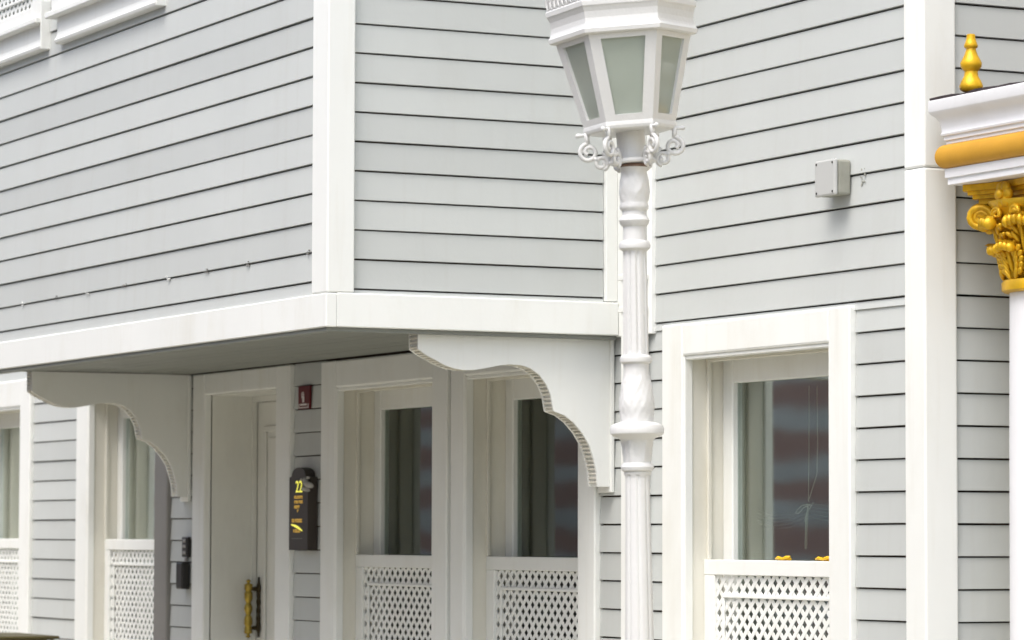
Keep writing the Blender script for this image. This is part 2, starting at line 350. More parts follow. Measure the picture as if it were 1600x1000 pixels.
# bottom band of the bay, two mitred boards
box('bottom_band', -7.46, -2.311, YBAY - 0.018, YBAY + 0.03, 2.499, 2.638, 'white', house, 0.004)
box('bottom_band', -2.372, -2.313, YBAY + 0.031, -0.024, 2.500, 2.6405, 'white', house, 0.004)
bm = bmesh.new(); abox(bm, -7.455, -2.335, YBAY - 0.006, YBAY + 0.05, 2.484, 2.4985); abox(bm, -2.39, -2.335, YBAY + 0.051, -0.024, 2.484, 2.4985)
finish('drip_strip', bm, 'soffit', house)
box('bottom_band', -7.458, -7.442, YBAY + 0.031, -0.003, 2.534, 2.638, 'white', house)
# soffit boards run along the facade
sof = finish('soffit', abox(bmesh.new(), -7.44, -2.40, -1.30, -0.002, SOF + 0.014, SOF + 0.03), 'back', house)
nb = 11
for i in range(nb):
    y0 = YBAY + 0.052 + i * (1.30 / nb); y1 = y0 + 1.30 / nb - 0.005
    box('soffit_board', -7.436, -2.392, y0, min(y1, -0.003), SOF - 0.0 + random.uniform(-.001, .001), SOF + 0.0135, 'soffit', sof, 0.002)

# ------------------------------------------------------------------ carved brackets under the bay
BR = [(-0.926, 2.533), (-0.925, 2.425), (-0.886, 2.4), (-0.845, 2.381), (-0.803, 2.361), (-0.758, 2.347), (-0.712, 2.341), (-0.662, 2.343), (-0.604, 2.353), (-0.545, 2.365), (-0.495, 2.37), (-0.444, 2.368), (-0.402, 2.357),
      (-0.359, 2.33), (-0.325, 2.289), (-0.304, 2.244), (-0.292, 2.18), (-0.282, 2.174), (-0.24, 2.161), (-0.197, 2.132), (-0.154, 2.087), (-0.119, 2.034), (-0.098, 1.974), (-0.085, 1.92), (-0.08, 1.86)]
def make_bracket(xf, name_label):
    t = 0.092; pts = BR + [(-0.0235, 1.86), (-0.0235, 2.533)]
    bm = bmesh.new()
    inner = [(min(y + 0.009, -0.024) if k not in (0,) else y + 0.009, z + (0.009 if 0 < k < len(BR) - 1 else 0)) for k, (y, z) in enumerate(BR)] + pts[-2:]
    prism(bm, inner, lambda p: (xf - t + 0.012, p[0], p[1]), lambda p: (xf - 0.012, p[0], p[1]))
    prism(bm, pts, lambda p: (xf - 0.012, p[0], p[1]), lambda p: (xf, p[0], p[1]))
    prism(bm, pts, lambda p: (xf - t, p[0], p[1]), lambda p: (xf - t + 0.012, p[0], p[1]))
    b = finish('bracket', bm, 'white', house)
    # ribs set across the carved edge
    L = [0.0]
    for p, q in zip(BR, BR[1:]): L.append(L[-1] + math.dist(p, q))
    bm = bmesh.new(); s = 0.008
    while s < L[-1] - 0.004:
        i = max(k for k in range(len(L)) if L[k] <= s); i = min(i, len(BR) - 2); f = (s - L[i]) / (L[i + 1] - L[i])
        p = Vector(BR[i]).lerp(Vector(BR[i + 1]), f); d = (Vector(BR[i + 1]) - Vector(BR[i])).normalized(); n = Vector((d.y, -d.x))
        if n.y > 0 and abs(d.x) > 0.5: n = -n
        if abs(d.x) <= 0.5 and n.x > 0: n = -n
        w = 0.0052; q = [p + d * w - n * 0.010, p - d * w - n * 0.010, p - d * w * 0.6 + n * 0.0005, p + d * w * 0.6 + n * 0.0005]
        prism(bm, q, lambda c: (xf - t + 0.0125, c.x, c.y), lambda c: (xf - 0.0125, c.x, c.y))
        s += 0.0185
    tag(finish('edge_ribs', bm, 'cream', b), kind='stuff')
    box('back_strip', xf - t - 0.02, xf + 0.012, -0.023, -0.0045, 1.835, 2.533, 'white', b, 0.003)
    if name_label: b['label'] = name_label
    return b
make_bracket(-2.396, 'carved white bracket with ribbed edge next to the lamp post')
make_bracket(-7.349, 'shaded carved bracket with ribbed edge left of the door')

# ------------------------------------------------------------------ ground-floor windows with lattice screens
def lattice(bm, x0, x1, z0, z1, y, pitch=0.0635, w=0.0198, th=0.0022):
    """two layers of diagonal laths clipped to the opening"""
    def clip(poly, ax, lim, keep_less):
        out = []
        for i in range(len(poly)):
            a, b = poly[i], poly[(i + 1) % len(poly)]
            ia = (a[ax] <= lim) if keep_less else (a[ax] >= lim); ib = (b[ax] <= lim) if keep_less else (b[ax] >= lim)
            if ia: out.append(a)
            if ia != ib:
                f = (lim - a[ax]) / (b[ax] - a[ax]); out.append((a[0] + f * (b[0] - a[0]), a[1] + f * (b[1] - a[1])))
        return out
    h = z1 - z0; hw = w / math.sqrt(2)
    for layer, sgn in ((0, 1), (1, -1)):
        ya = y + layer * th * 0.75; c = x0 - h - pitch; c = pitch * math.floor(c / pitch)
        while c < x1 + h + pitch:
            zz0, zz1 = z0 - 0.1, z1 + 0.1
            xa, xb = (c - 0.1, c + h + 0.1) if sgn > 0 else (c + h + 0.1, c - 0.1)
            poly = [(xa - hw, zz0), (xa + hw, zz0), (xb + hw, zz1), (xb - hw, zz1)]
            for ax, lim, kl in ((0, x0, False), (0, x1, True), (1, z0, False), (1, z1, True)):
                poly = clip(poly, ax, lim, kl)
                if len(poly) < 3: break
            if len(poly) >= 3: prism(bm, poly, lambda p: (p[0], ya, p[1]), lambda p: (p[0], ya + th, p[1]))
            c += pitch
def make_window(key, dz=0.0, label=None, right_mat='white'):
    ox0, ox1, ix0, ix1, zb, zt, ztop = OPEN[key]
    w = empty('window', ((ix0 + ix1) / 2, 0, zb), parent=house)
    if label: w['label'] = label
    YF = -0.026; de = 0.022 if key in ('w3', 'w4') else 0.0; sc = 0.020 if key == 'w5' else 0.034; zr = 1.555 + dz
    # casing boards with a rounded inner lip
    box('casing', ox0, ix0, YF, 0.019, zb - 0.15, ztop, 'white', w, 0.006)
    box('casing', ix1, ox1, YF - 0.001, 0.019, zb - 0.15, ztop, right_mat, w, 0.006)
    box('casing', ix0 + 0.0005, ix1 - 0.0005, YF + 0.0008, 0.019, zt, ztop - 0.0005, 'white', w, 0.010)
    bm = bmesh.new(); abox(bm, ix0 - 0.004, ix0 + 0.012, YF + 0.006, 0.02, zb, zt - 0.0005, 0.004); abox(bm, ix1 - 0.012, ix1 + 0.004, YF + 0.006, 0.02, zb, zt - 0.0005, 0.004)
    abox(bm, ix0 + 0.012, ix1 - 0.012, YF + 0.010, 0.02, zt - 0.016, zt + 0.002, 0.004)
    finish('inner_lip', bm, 'white', w)
    box('casing', ix0 + 0.0005, ix1 - 0.0005, YF + 0.0008, 0.019, zb - 0.149, zb, 'white', w, 0.006)
    box('sill', ox0 - 0.03, ox1 + 0.03, -0.09, -0.028, zb - 0.06, zb - 0.02, 'white', w, 0.006)
    # reveal boards
    bm = bmesh.new(); abox(bm, ix0 - 0.012, ix0 + 0.003, 0.0205, 0.255, zb, zt); abox(bm, ix1 - 0.003, ix1 + 0.012, 0.0205, 0.255, zb, zt)
    abox(bm, ix0 + 0.003, ix1 - 0.003, 0.0205, 0.255, zt - 0.004, zt + 0.012); abox(bm, ix0 + 0.003, ix1 - 0.003, 0.0205, 0.255, zb - 0.01, zb + 0.004)
    finish('reveal', bm, 'cream', w)
    bm = bmesh.new(); abox(bm, ix0 + 0.0035, ix0 + 0.022, 0.086, 0.104, zr + 0.001, zt - 0.005, 0.003); abox(bm, ix1 - 0.022, ix1 - 0.0035, 0.086, 0.104, zr + 0.001, zt - 0.005, 0.003)
    abox(bm, ix0 + 0.0225, ix1 - 0.0225, 0.086, 0.104, zt - 0.022, zt - 0.0045, 0.003)
    finish('stop_bead', bm, 'cream', w)
    # fixed frame and sash
    fz = zt - 0.109
    bm = bmesh.new()
    abox(bm, ix0 + 0.003, ix0 + 0.083, 0.165 + de, 0.215 + de, zb + 0.005, zt - 0.0045, 0.005); abox(bm, ix1 - 0.083, ix1 - 0.003, 0.165 + de, 0.215 + de, zb + 0.005, zt - 0.0045, 0.005)
    abox(bm, ix0 + 0.0832, ix1 - 0.0832, 0.1655 + de, 0.215 + de, fz, zt - 0.0045, 0.005); abox(bm, ix0 + 0.0832, ix1 - 0.0832, 0.1655 + de, 0.215 + de, zb + 0.005, zb + 0.1, 0.005)
    finish('frame', bm, 'white', w)
    box('pane', ix0 + 0.076, ix1 - 0.076, 0.1895 + de, 0.1935 + de, zb + 0.09, fz + 0.01, 'glass_shaded' if key in ('w3', 'w4') else 'glass', w, 0)
    # lattice screen with its top rail
    box('screen_rail', ix0 + 0.0035, ix1 - 0.0035, 0.055 + sc, 0.084 + sc, zr - 0.062, zr, 'white', w, 0.003)
    bm = bmesh.new(); abox(bm, ix0 + 0.0035, ix0 + 0.085, 0.056 + sc, 0.084 + sc, zb + 0.005, zr - 0.0625, 0.003); abox(bm, ix1 - 0.085, ix1 - 0.0035, 0.056 + sc, 0.084 + sc, zb + 0.005, zr - 0.0625, 0.003)
    abox(bm, ix0 + 0.0855, ix1 - 0.0855, 0.056 + sc, 0.084 + sc, zb + 0.005, zb + 0.06, 0.003)
    finish('screen_frame', bm, 'white', w)
    bm = bmesh.new(); lattice(bm, ix0 + 0.0855, ix1 - 0.0855, zb + 0.061, zr - 0.0628, 0.068 + sc)
    tag(finish('lattice', bm, 'white', w), kind='stuff')
    bm = bmesh.new(); xa, xb, za, zc = ix0 + 0.145, ix1 - 0.145, zb + 0.13, zr - 0.139
    abox(bm, xa, xb, 0.058 + sc, 0.0675 + sc, zc - 0.014, zc, 0.002); abox(bm, xa, xb, 0.058 + sc, 0.0675 + sc, za, za + 0.014, 0.002)
    abox(bm, xa, xa + 0.014, 0.0582 + sc, 0.0675 + sc, za + 0.0141, zc - 0.0141, 0.002); abox(bm, xb - 0.014, xb, 0.0582 + sc, 0.0675 + sc, za + 0.0141, zc - 0.0141, 0.002)
    finish('screen_bead', bm, 'white', w)
    return w
make_window('w5', 0, 'bright deep white window right of the lamp post')
make_window('w4', 0, 'shaded white window partly behind the near bracket')
make_window('w3', 0, 'shaded white window right of the number plaque')
make_window('w2', 0.068, 'white window behind the far bracket with right casing coloured dark for bracket shade', 'taupe')
make_window('w1', 0.068, 'white window cut by the left edge')

# ------------------------------------------------------------------ upper bay windows (only their feet are in view)
for w0, w1 in BW:
    w = empty('upper_window', ((w0 + w1) / 2, YBAY, 4.06), parent=house)
    y = YBAY
    pts = [(y + 0.02, 4.074), (y - 0.030, 4.074), (y - 0.042, 4.080), (y - 0.046, 4.092), (y - 0.036, 4.108), (y - 0.030, 4.13), (y - 0.030, 4.205), (y + 0.02, 4.205)]
    bm = bmesh.new(); prism(bm, pts, lambda p: (w0 + 0.035, p[0], p[1]), lambda p: (w1 - 0.012, p[0], p[1])); finish('apron', bm, 'white', w)
    box('apron_end', w1 - 0.0115, w1, y - 0.05, y + 0.02, 4.074, 4.32, 'white', w)
    box('sill', w0 - 0.03, w1 - 0.012, y - 0.075, y + 0.02, 4.2055, 4.236, 'white', w, 0.005)
    bm = bmesh.new(); abox(bm, w0, w0 + 0.13, y - 0.05, y + 0.02, 4.2365, TOP - 0.2, 0.003); abox(bm, w1 - 0.135, w1 - 0.012, y - 0.05, y + 0.02, 4.2365, TOP - 0.2, 0.003)
    abox(bm, w0 + 0.13, w1 - 0.135, y - 0.0495, y + 0.02, 4.2365, 4.300, 0.003); abox(bm, w0 + 0.13, w1 - 0.135, y - 0.0495, y + 0.02, TOP - 0.3, TOP - 0.2, 0.003)
    abox(bm, w0 + 0.20, w1 - 0.205, y - 0.05, y - 0.041, 4.355, 4.369, 0.002)
    finish('frame', bm, 'white', w)
    bm = bmesh.new(); lattice(bm, w0 + 0.13, w1 - 0.135, 4.30, 4.9, y - 0.04); tag(finish('lattice', bm, 'white', w), kind='stuff')
    box('pane', w0 + 0.13, w1 - 0.135, y + 0.005, y + 0.009, 4.25, TOP - 0.25, 'glass', w, 0)

# ------------------------------------------------------------------ recessed front door
ox0, ox1, ix0, ix1, zb, zt, ztop = OPEN['dr']
dr = empty('front_door', (-6.6, 0.28, 0), parent=house)
box('casing', ox0, ix0, -0.026, 0.019, 0, ztop, 'white', dr, 0.006)
box('casing', ix1, ox1, -0.027, 0.019, 0, ztop, 'white', dr, 0.006)
box('casing', ix0 + 0.0005, ix1 - 0.0005, -0.025, 0.019, zt, ztop - 0.0005, 'white', dr, 0.008)
bm = bmesh.new(); abox(bm, ix0 - 0.012, ix0 + 0.003, 0.0205, 0.31, 0, zt); abox(bm, ix1 - 0.003, ix1 + 0.012, 0.0205, 0.31, 0, zt); abox(bm, ix0 + 0.003, ix1 - 0.003, 0.0205, 0.31, zt - 0.004, zt + 0.012)
abox(bm, ix0 + 0.003, ix0 + 0.016, 0.255, 0.281, 0.0, zt - 0.0045); abox(bm, ix0 + 0.0165, ix1 - 0.003, 0.255, 0.281, zt - 0.035, zt - 0.0045)
finish('reveal', bm, 'door', dr)
for q0, q1 in ((ix0 + 0.017, -6.595), (-6.585, ix1 - 0.004)):
    lf = box('door_leaf', q0, q1, 0.284, 0.325, 0.01, zt - 0.0355, 'door', dr, 0.003)
    for za, zc in ((0.18, 0.80), (0.95, zt - 0.17)):
        bm = bmesh.new(); xa, xb = q0 + 0.115, q1 - 0.095
        abox(bm, xa, xb, 0.270, 0.2835, zc - 0.03, zc, 0.004); abox(bm, xa, xb, 0.270, 0.2835, za, za + 0.03, 0.004)
        abox(bm, xa, xa + 0.03, 0.2705, 0.2835, za + 0.0305, zc - 0.0305, 0.004); abox(bm, xb - 0.03, xb, 0.2705, 0.2835, za + 0.0305, zc - 0.0305, 0.004)
        abox(bm, xa + 0.06, xb - 0.06, 0.274, 0.2835, za + 0.06, zc - 0.06, 0.006)
        finish('panel_moulding', bm, 'door', lf)
# turned pull handle: brass bar on dark bronze posts
hx, hz0, hz1 = -7.026, 1.089, 1.409
hb = bmesh.new(); prof = []
for i in range(61):
    u = i / 60; z = hz0 - 0.0 + u * (hz1 - hz0)
    r = 0.013 + 0.010 * abs(math.sin(u * math.pi * 5.0)) + (0.004 if 0.16 < u < 0.26 or 0.74 < u < 0.86 else 0)
    if u < 0.05 or u > 0.95: r = 0.016 * math.sqrt(max(0.02, 1 - ((min(u, 1 - u) - 0.05) / 0.05) ** 2))
    if 0.05 <= u < 0.08 or 0.92 < u <= 0.95: r = 0.008
    prof.append((r, z))
lathe(hb, prof, hx, 0.214, 16); hnd = finish('pull_handle', hb, 'brass', dr, smooth=True)
bm = bmesh.new(); prof = [(0.006, hz0 + 0.005), (0.007, hz0 + 0.03), (0.013, hz0 + 0.045), (0.015, hz0 + 0.06), (0.0105, hz0 + 0.085)] + [(0.011 + 0.002 * math.sin(k * 1.7), hz0 + 0.095 + k * 0.012) for k in range(12)] + [(0.0105, hz1 - 0.075), (0.015, hz1 - 0.055), (0.013, hz1 - 0.04), (0.007, hz1 - 0.02), (0.006, hz1 + 0.012)]
lathe(bm, prof, hx, 0.274, 14)
for z in (hz0 + 0.055, hz1 - 0.052):
    tube(bm, [(hx, 0.214, z), (hx, 0.235, z), (hx, 0.25, z), (hx, 0.274, z)], [0.007, 0.008, 0.012, 0.013], 10)
finish('handle_mount', bm, 'bronze', hnd, smooth=True)

# square downpipe in the corner by the bay with its clips
dp = box('downpipe', -2.17, -2.065, -0.092, -0.024, 0.0, TOP - 0.1, 'white', None, 0.006)
tag(dp, 'square white downpipe standing behind the lamp post', 'downpipe')
for z in (2.735, 2.60, 1.2): box('pipe_clip', -2.182, -2.053, -0.098, -0.0235, z - 0.012, z + 0.012, 'white', dp, 0.002)

# ------------------------------------------------------------------ things fixed to the walls
jb = empty('junction_box', (-0.556, 0, 2.935), 'small grey junction box on the plank wall', 'junction box')
x0, x1, z0, z1 = -0.627, -0.486, 2.944, 3.078
box('box_body', x0, x1, -0.062, -0.0045, z0, z1, 'box', jb, 0.009)
lid = box('lid', x0 - 0.002, x1 + 0.002, -0.081, -0.0635, z0 - 0.002, z1 + 0.002, 'boxlid', jb, 0.007)
for xx in (x0 + 0.014, x1 - 0.012):
    for zz in (z0 + 0.012, z1 - 0.012):
        bm = bmesh.new(); tube(bm, [(xx, -0.0825, zz), (xx, -0.0795, zz)], 0.0048, 8); finish('screw', bm, 'dark', lid)
bm = bmesh.new(); random.seed(3)
for i in range(15):
    a = random.uniform(-1.2, 1.3); r = random.uniform(0.02, 0.06); cx, cz = x1 + 0.05 + r * math.cos(a) * 0.9, 3.012 + r * math.sin(a) * 0.75; s = random.uniform(0.002, 0.005)
    b2 = bmesh.new(); bmesh.ops.create_icosphere(b2, subdivisions=1, radius=s); join(bm, b2, Matrix.Translation((cx, -0.0035, cz)) @ Matrix.Diagonal((1.3, 0.5, 1, 1)))
cr = finish('sealant_crumbs', bm, 'box', jb)

sg = empty('fire_sign', (-5.73, 0, 2.29), 'small red sign with white extinguisher pictogram above the number plaque', 'sign')
sb = box('sign_plate', -5.802, -5.657, -0.018, -0.006, 2.295, 2.412, 'red', sg, 0.001)
bm = bmesh.new(); yq = -0.0195
abox(bm, -5.745, -5.722, yq, -0.0175, 2.328, 2.362, 0.003); abox(bm, -5.742, -5.725, yq, -0.0175, 2.364, 2.374); abox(bm, -5.748, -5.730, yq, -0.0175, 2.376, 2.382); abox(bm, -5.757, -5.751, yq, -0.0175, 2.352, 2.378)
abox(bm, -5.792, -5.667, yq, -0.0175, 2.300, 2.305); abox(bm, -5.792, -5.786, yq, -0.0175, 2.305, 2.322); abox(bm, -5.673, -5.667, yq, -0.0175, 2.305, 2.322); abox(bm, -5.775, -5.69, yq, -0.0175, 2.313, 2.322)
finish('pictogram', bm, 'signwhite', sb)

pq = empty('number_plaque', (-5.69, 0, 1.574), 'dark arched house number plaque with lit yellow 22', 'plaque')
px0, px1, pz0, pz1 = -5.812, -5.573, 1.574, 1.995
out = [(px0, pz0), (px1, pz0), (px1, pz1 - 0.05)]
cx = (px0 + px1) / 2; hw = (px1 - px0) / 2
out += [(cx + (hw - 0.03) * math.cos(a) + 0.0, pz1 - 0.045 + 0.045 * math.sin(a)) for a in [math.pi * k / 12 for k in range(13)]]
out += [(px0, pz1 - 0.05)]
bm = bmesh.new(); prism(bm, out, lambda p: (p[0], -0.06, p[1]), lambda p: (p[0], -0.006, p[1])); pb = finish('plaque_body', bm, 'plaque', pq)
def text(name, body, x, z, h, m, parent, y=-0.0615, wide=1.0):
    cu = bpy.data.curves.new(name, 'FONT'); cu.body = body; cu.size = h * 1.42; cu.extrude = 0.0008; cu.align_x = 'CENTER'
    tmp = bpy.data.objects.new(name, cu); COL.objects.link(tmp)
    dg = bpy.context.evaluated_depsgraph_get(); me = bpy.data.meshes.new_from_object(tmp.evaluated_get(dg)); bpy.data.objects.remove(tmp)
    b2 = bmesh.new(); b2.from_mesh(me); bpy.data.meshes.remove(me); bm = bmesh.new()
    join(bm, b2, Matrix.Translation((x, y, z)) @ Matrix.Diagonal((wide, 1, 1, 1)) @ Matrix.Rotation(R(90), 4, 'X'))
    return finish(name, bm, m, parent)
text('house_number', '22', -5.683, 1.868, 0.060, 'glowy', pb, wide=1.05)
bm = bmesh.new(); random.seed(11)
def glyphrow(x0, x1, z, h, n):
    w = (x1 - x0) / n
    for i in range(n):
        a = x0 + i * w
        abox(bm, a, a + w * 0.28, -0.0622, -0.060, z, z + h)
        if random.random() < 0.85: abox(bm, a + w * 0.3, a + w * 0.75, -0.0622, -0.060, z + h * 0.62, z + h)
        if random.random() < 0.6: abox(bm, a + w * 0.3, a + w * 0.75, -0.0622, -0.060, z, z + h * 0.32)
glyphrow(-5.742, -5.632, 1.836, 0.015, 6); glyphrow(-5.742, -5.632, 1.812, 0.015, 6); glyphrow(-5.742, -5.672, 1.786, 0.016, 4); glyphrow(-5.705, -5.685, 1.768, 0.012, 1)
glyphrow(-5.772, -5.640, 1.715, 0.018, 7); glyphrow(-5.752, -5.652, 1.664, 0.018, 5)
finish('small_lettering', bm, 'glowo', pb)
sw = [(-5.782 + 0.145 * u, 1.700 - 0.012 * u - 0.020 * u * u + 0.004) for u in [k / 10 for k in range(11)]]
th = [0.002 + 0.0045 * math.sin(math.pi * k / 10) for k in range(11)]
bm = bmesh.new(); prism(bm, [(a, b + t) for (a, b), t in zip(sw, th)] + [(a, b - t) for (a, b), t in list(zip(sw, th))[::-1]], lambda p: (p[0], -0.0625, p[1]), lambda p: (p[0], -0.060, p[1])); finish('swoosh', bm, 'glowy', pb)
bm = bmesh.new(); abox(bm, -5.772, -5.64, -0.0615, -0.060, 1.632, 1.6345); finish('thin_rule', bm, 'petal', pb)
bm = bmesh.new()
for k, (ax, az, s) in enumerate(((-5.60, 1.925, 0.03), (-5.562, 1.905, 0.032), (-5.596, 1.882, 0.026), (-5.635, 1.93, 0.02), (-5.565, 1.94, 0.018))):
    b2 = bmesh.new(); bmesh.ops.create_uvsphere(b2, u_segments=10, v_segments=6, radius=s)
    join(bm, b2, Matrix.Translation((ax + 0.03, -0.074, az)) @ Euler((0.4 * k, 0.3, 0.7 * k)).to_matrix().to_4x4() @ Matrix.Diagonal((1, 0.35, 0.55, 1)))
finish('plastic_flower', bm, 'petal', pb, smooth=True)

ic = empty('door_intercom', (-7.37, 0, 1.345), 'black intercom and key box on planks left of the door', 'intercom')
u_ = box('button_panel', -7.417, -7.333, -0.026, -0.0045, 1.528, 1.639, 'dark', ic, 0.003)
for z in (1.552, 1.588, 1.618): box('button', -7.40, -7.352, -0.031, -0.0265, z - 0.009, z + 0.009, 'petal', u_, 0.003)
box('key_box', -7.432, -7.338, -0.055, -0.0045, 1.352, 1.500, 'dark', ic, 0.008)
box('hook', -7.39, -7.37, -0.02, -0.005, 1.501, 1.525, 'petal', ic, 0.002)

# yellow clips on the screen rail, blind and cord behind the bright window
for i, (xx, lab) in enumerate(((-1.166, 'yellow plastic clip on the window rail, middle of the bright window'), (-0.862, 'yellow plastic clip on the window rail, half hidden by the right casing'))):
    c = empty('yellow_clip', (xx, 0.1, 1.555), lab, 'clip', 'yellow clips on the window rail')
    bm = bmesh.new(); tube(bm, [(xx - 0.052, 0.096, 1.562), (xx - 0.03, 0.094, 1.567), (xx, 0.095, 1.562), (xx + 0.03, 0.094, 1.568), (xx + 0.052, 0.098, 1.570)], [0.004, 0.0065, 0.005, 0.0065, 0.005], 8); finish('upper_jaw', bm, 'yellow', c, smooth=True)
    bm = bmesh.new(); tube(bm, [(xx - 0.05, 0.106, 1.5605), (xx, 0.106, 1.5605), (xx + 0.045, 0.107, 1.5605)], 0.005, 8); finish('lower_jaw', bm, 'yellow', c, smooth=True)
bl = empty('gathered_blind', (-1.18, 0.24, 1.6), 'sheer blind with knotted pale cord behind the bright window', 'blind')
bm = bmesh.new(); tube(bm, [(-1.17, 0.223, 2.25), (-1.172, 0.223, 2.0), (-1.176, 0.223, 1.86), (-1.176, 0.223, 1.79)], 0.0022, 6)
tube(bm, [(-1.155, 0.250, 2.25), (-1.150, 0.250, 2.02), (-1.156, 0.250, 1.90), (-1.172, 0.224, 1.80)], 0.0022, 6)
tube(bm, [(-1.18, 0.247, 1.78), (-1.22, 0.221, 1.775), (-1.262, 0.221, 1.756), (-1.272, 0.221, 1.744), (-1.25, 0.221, 1.742), (-1.21, 0.221, 1.765), (-1.18, 0.247, 1.78)], 0.0024, 6)
tube(bm, [(-1.18, 0.247, 1.785), (-1.19, 0.221, 1.74), (-1.203, 0.221, 1.71)], 0.0024, 6)
tube(bm, [(-1.178, 0.223, 1.78), (-1.192, 0.223, 1.70), (-1.196, 0.223, 1.62), (-1.198, 0.223, 1.60)], [0.003, 0.006, 0.006, 0.004], 6)
finish('cord', bm, 'cord', bl)
bm = bmesh.new()
for k in range(5):
    zz = 1.765 - 0.014 * k
    tube(bm, [(-1.62, 0.250, zz - 0.005), (-1.5, 0.247, zz - 0.03), (-1.36, 0.247, zz - 0.022), (-1.18, 0.240, zz + 0.015), (-1.0, 0.247, zz - 0.0), (-0.85, 0.247, zz - 0.012), (-0.72, 0.250, zz)], 0.0022, 6)
finish('blind_folds', bm, 'blind', bl)

# ------------------------------------------------------------------ tan bin at the lower left
tb = empty('litter_bin', (-8.25, -0.8, 0), 'tan bin with dark olive rim at the bottom left', 'bin')
box('bin_body', -8.6, -7.905, -1.15, -0.575, 0.02, 1.068, 'tan', tb, 0.02)
box('rim', -8.612, -7.893, -1.162, -0.563, 1.0685, 1.086, 'olive', tb, 0.006)
for y in (-1.1, -0.625): box('corner_post', -7.9045, -7.899, y - 0.012, y + 0.012, 0.05, 1.066, 'signwhite', tb, 0.002)

# ------------------------------------------------------------------ gilded portico at the right
po = empty('portico', (0.6, 0.3, 0), 'white and gold portico with gilded capital at right edge', 'portico')
FX, FY = 0.15, 0.009; XE, YE = 1.95, 1.55
def cornice(name, prof, m, smooth=30):
    """prof: (projection, z); swept along the left return, front and right return"""
    bm = bmesh.new(); rings = []
    for pr, z in prof:
        rings.append([bm.verts.new(c) for c in ((FX - pr, YE, z), (FX - pr, FY - pr, z), (XE + pr, FY - pr, z), (XE + pr, YE, z))])
    for a, b in zip(rings, rings[1:]):
        for i in range(4): bm.faces.new((a[i], a[(i + 1) % 4], b[(i + 1) % 4], b[i]))
    bm.faces.new(rings[0][::-1]); bm.faces.new(rings[-1])
    return finish(name, bm, m, po, smooth=smooth)
cornice('architrave', [(-0.012, 2.924), (0.0, 2.926), (0.0, 2.950), (0.007, 2.9515), (0.008, 2.984)], 'coldwhite')
cornice('gold_torus', [(-0.02, 2.9845)] + [(0.004 + 0.030 * math.cos(a), 3.029 + 0.0435 * math.sin(a)) for a in [R(-85 + 170 * k / 14) for k in range(15)]] + [(-0.02, 3.0735)], 'ochre', 40)
cornice('crown_moulding', [(0.0, 3.074), (0.003, 3.0745), (0.003, 3.086), (0.009, 3.088), (0.010, 3.103), (0.016, 3.105), (0.018, 3.112), (0.015, 3.118), (0.016, 3.135), (0.021, 3.155), (0.031, 3.172), (0.043, 3.183), (0.049, 3.192), (0.050, 3.194), (0.050, 3.232), (0.046, 3.235)], 'coldwhite')
bm = bmesh.new(); nx = 26
top = []; bot = []
random.seed(5)
for i in range(nx + 1):
    x = FX - 0.045 + (XE + 0.045 - FX + 0.045) * i / nx; dz = random.uniform(0, 0.008)
    top.append((bm.verts.new((x, FY - 0.044 - random.uniform(0, 0.006), 3.2385 + dz)), bm.verts.new((x, YE, 3.36)))); bot.append((bm.verts.new((x, FY - 0.046, 3.2355)), bm.verts.new((x, YE, 3.2355))))
for i in range(nx):
    bm.faces.new((top[i][0], top[i + 1][0], top[i + 1][1], top[i][1])); bm.faces.new((bot[i][0], bot[i][1], bot[i + 1][1], bot[i + 1][0])); bm.faces.new((bot[i][0], bot[i + 1][0], top[i + 1][0], top[i][0]))
finish('lead_flashing', bm, 'lead', po)
# turned finials
def finial(x, y, z):
    s = 0.209 / 0.222; prof = [(0.030, 0), (0.041, 0.008), (0.043, 0.022), (0.036, 0.040), (0.026, 0.060), (0.024, 0.078), (0.030, 0.084), (0.038, 0.096), (0.039, 0.110), (0.033, 0.124), (0.024, 0.142), (0.0185, 0.160), (0.018, 0.166), (0.024, 0.170), (0.0255, 0.178), (0.021, 0.190), (0.0165, 0.204), (0.0155, 0.220), (0.012, 0.222)]
    return finish('finial', lathe(bmesh.new(), [(r, z + h * s) for r, h in prof], x, y, 28), 'gold', po, smooth=50)
finial(0.285, 0.022, 3.252); finial(XE - 0.14, 0.022, 3.252)
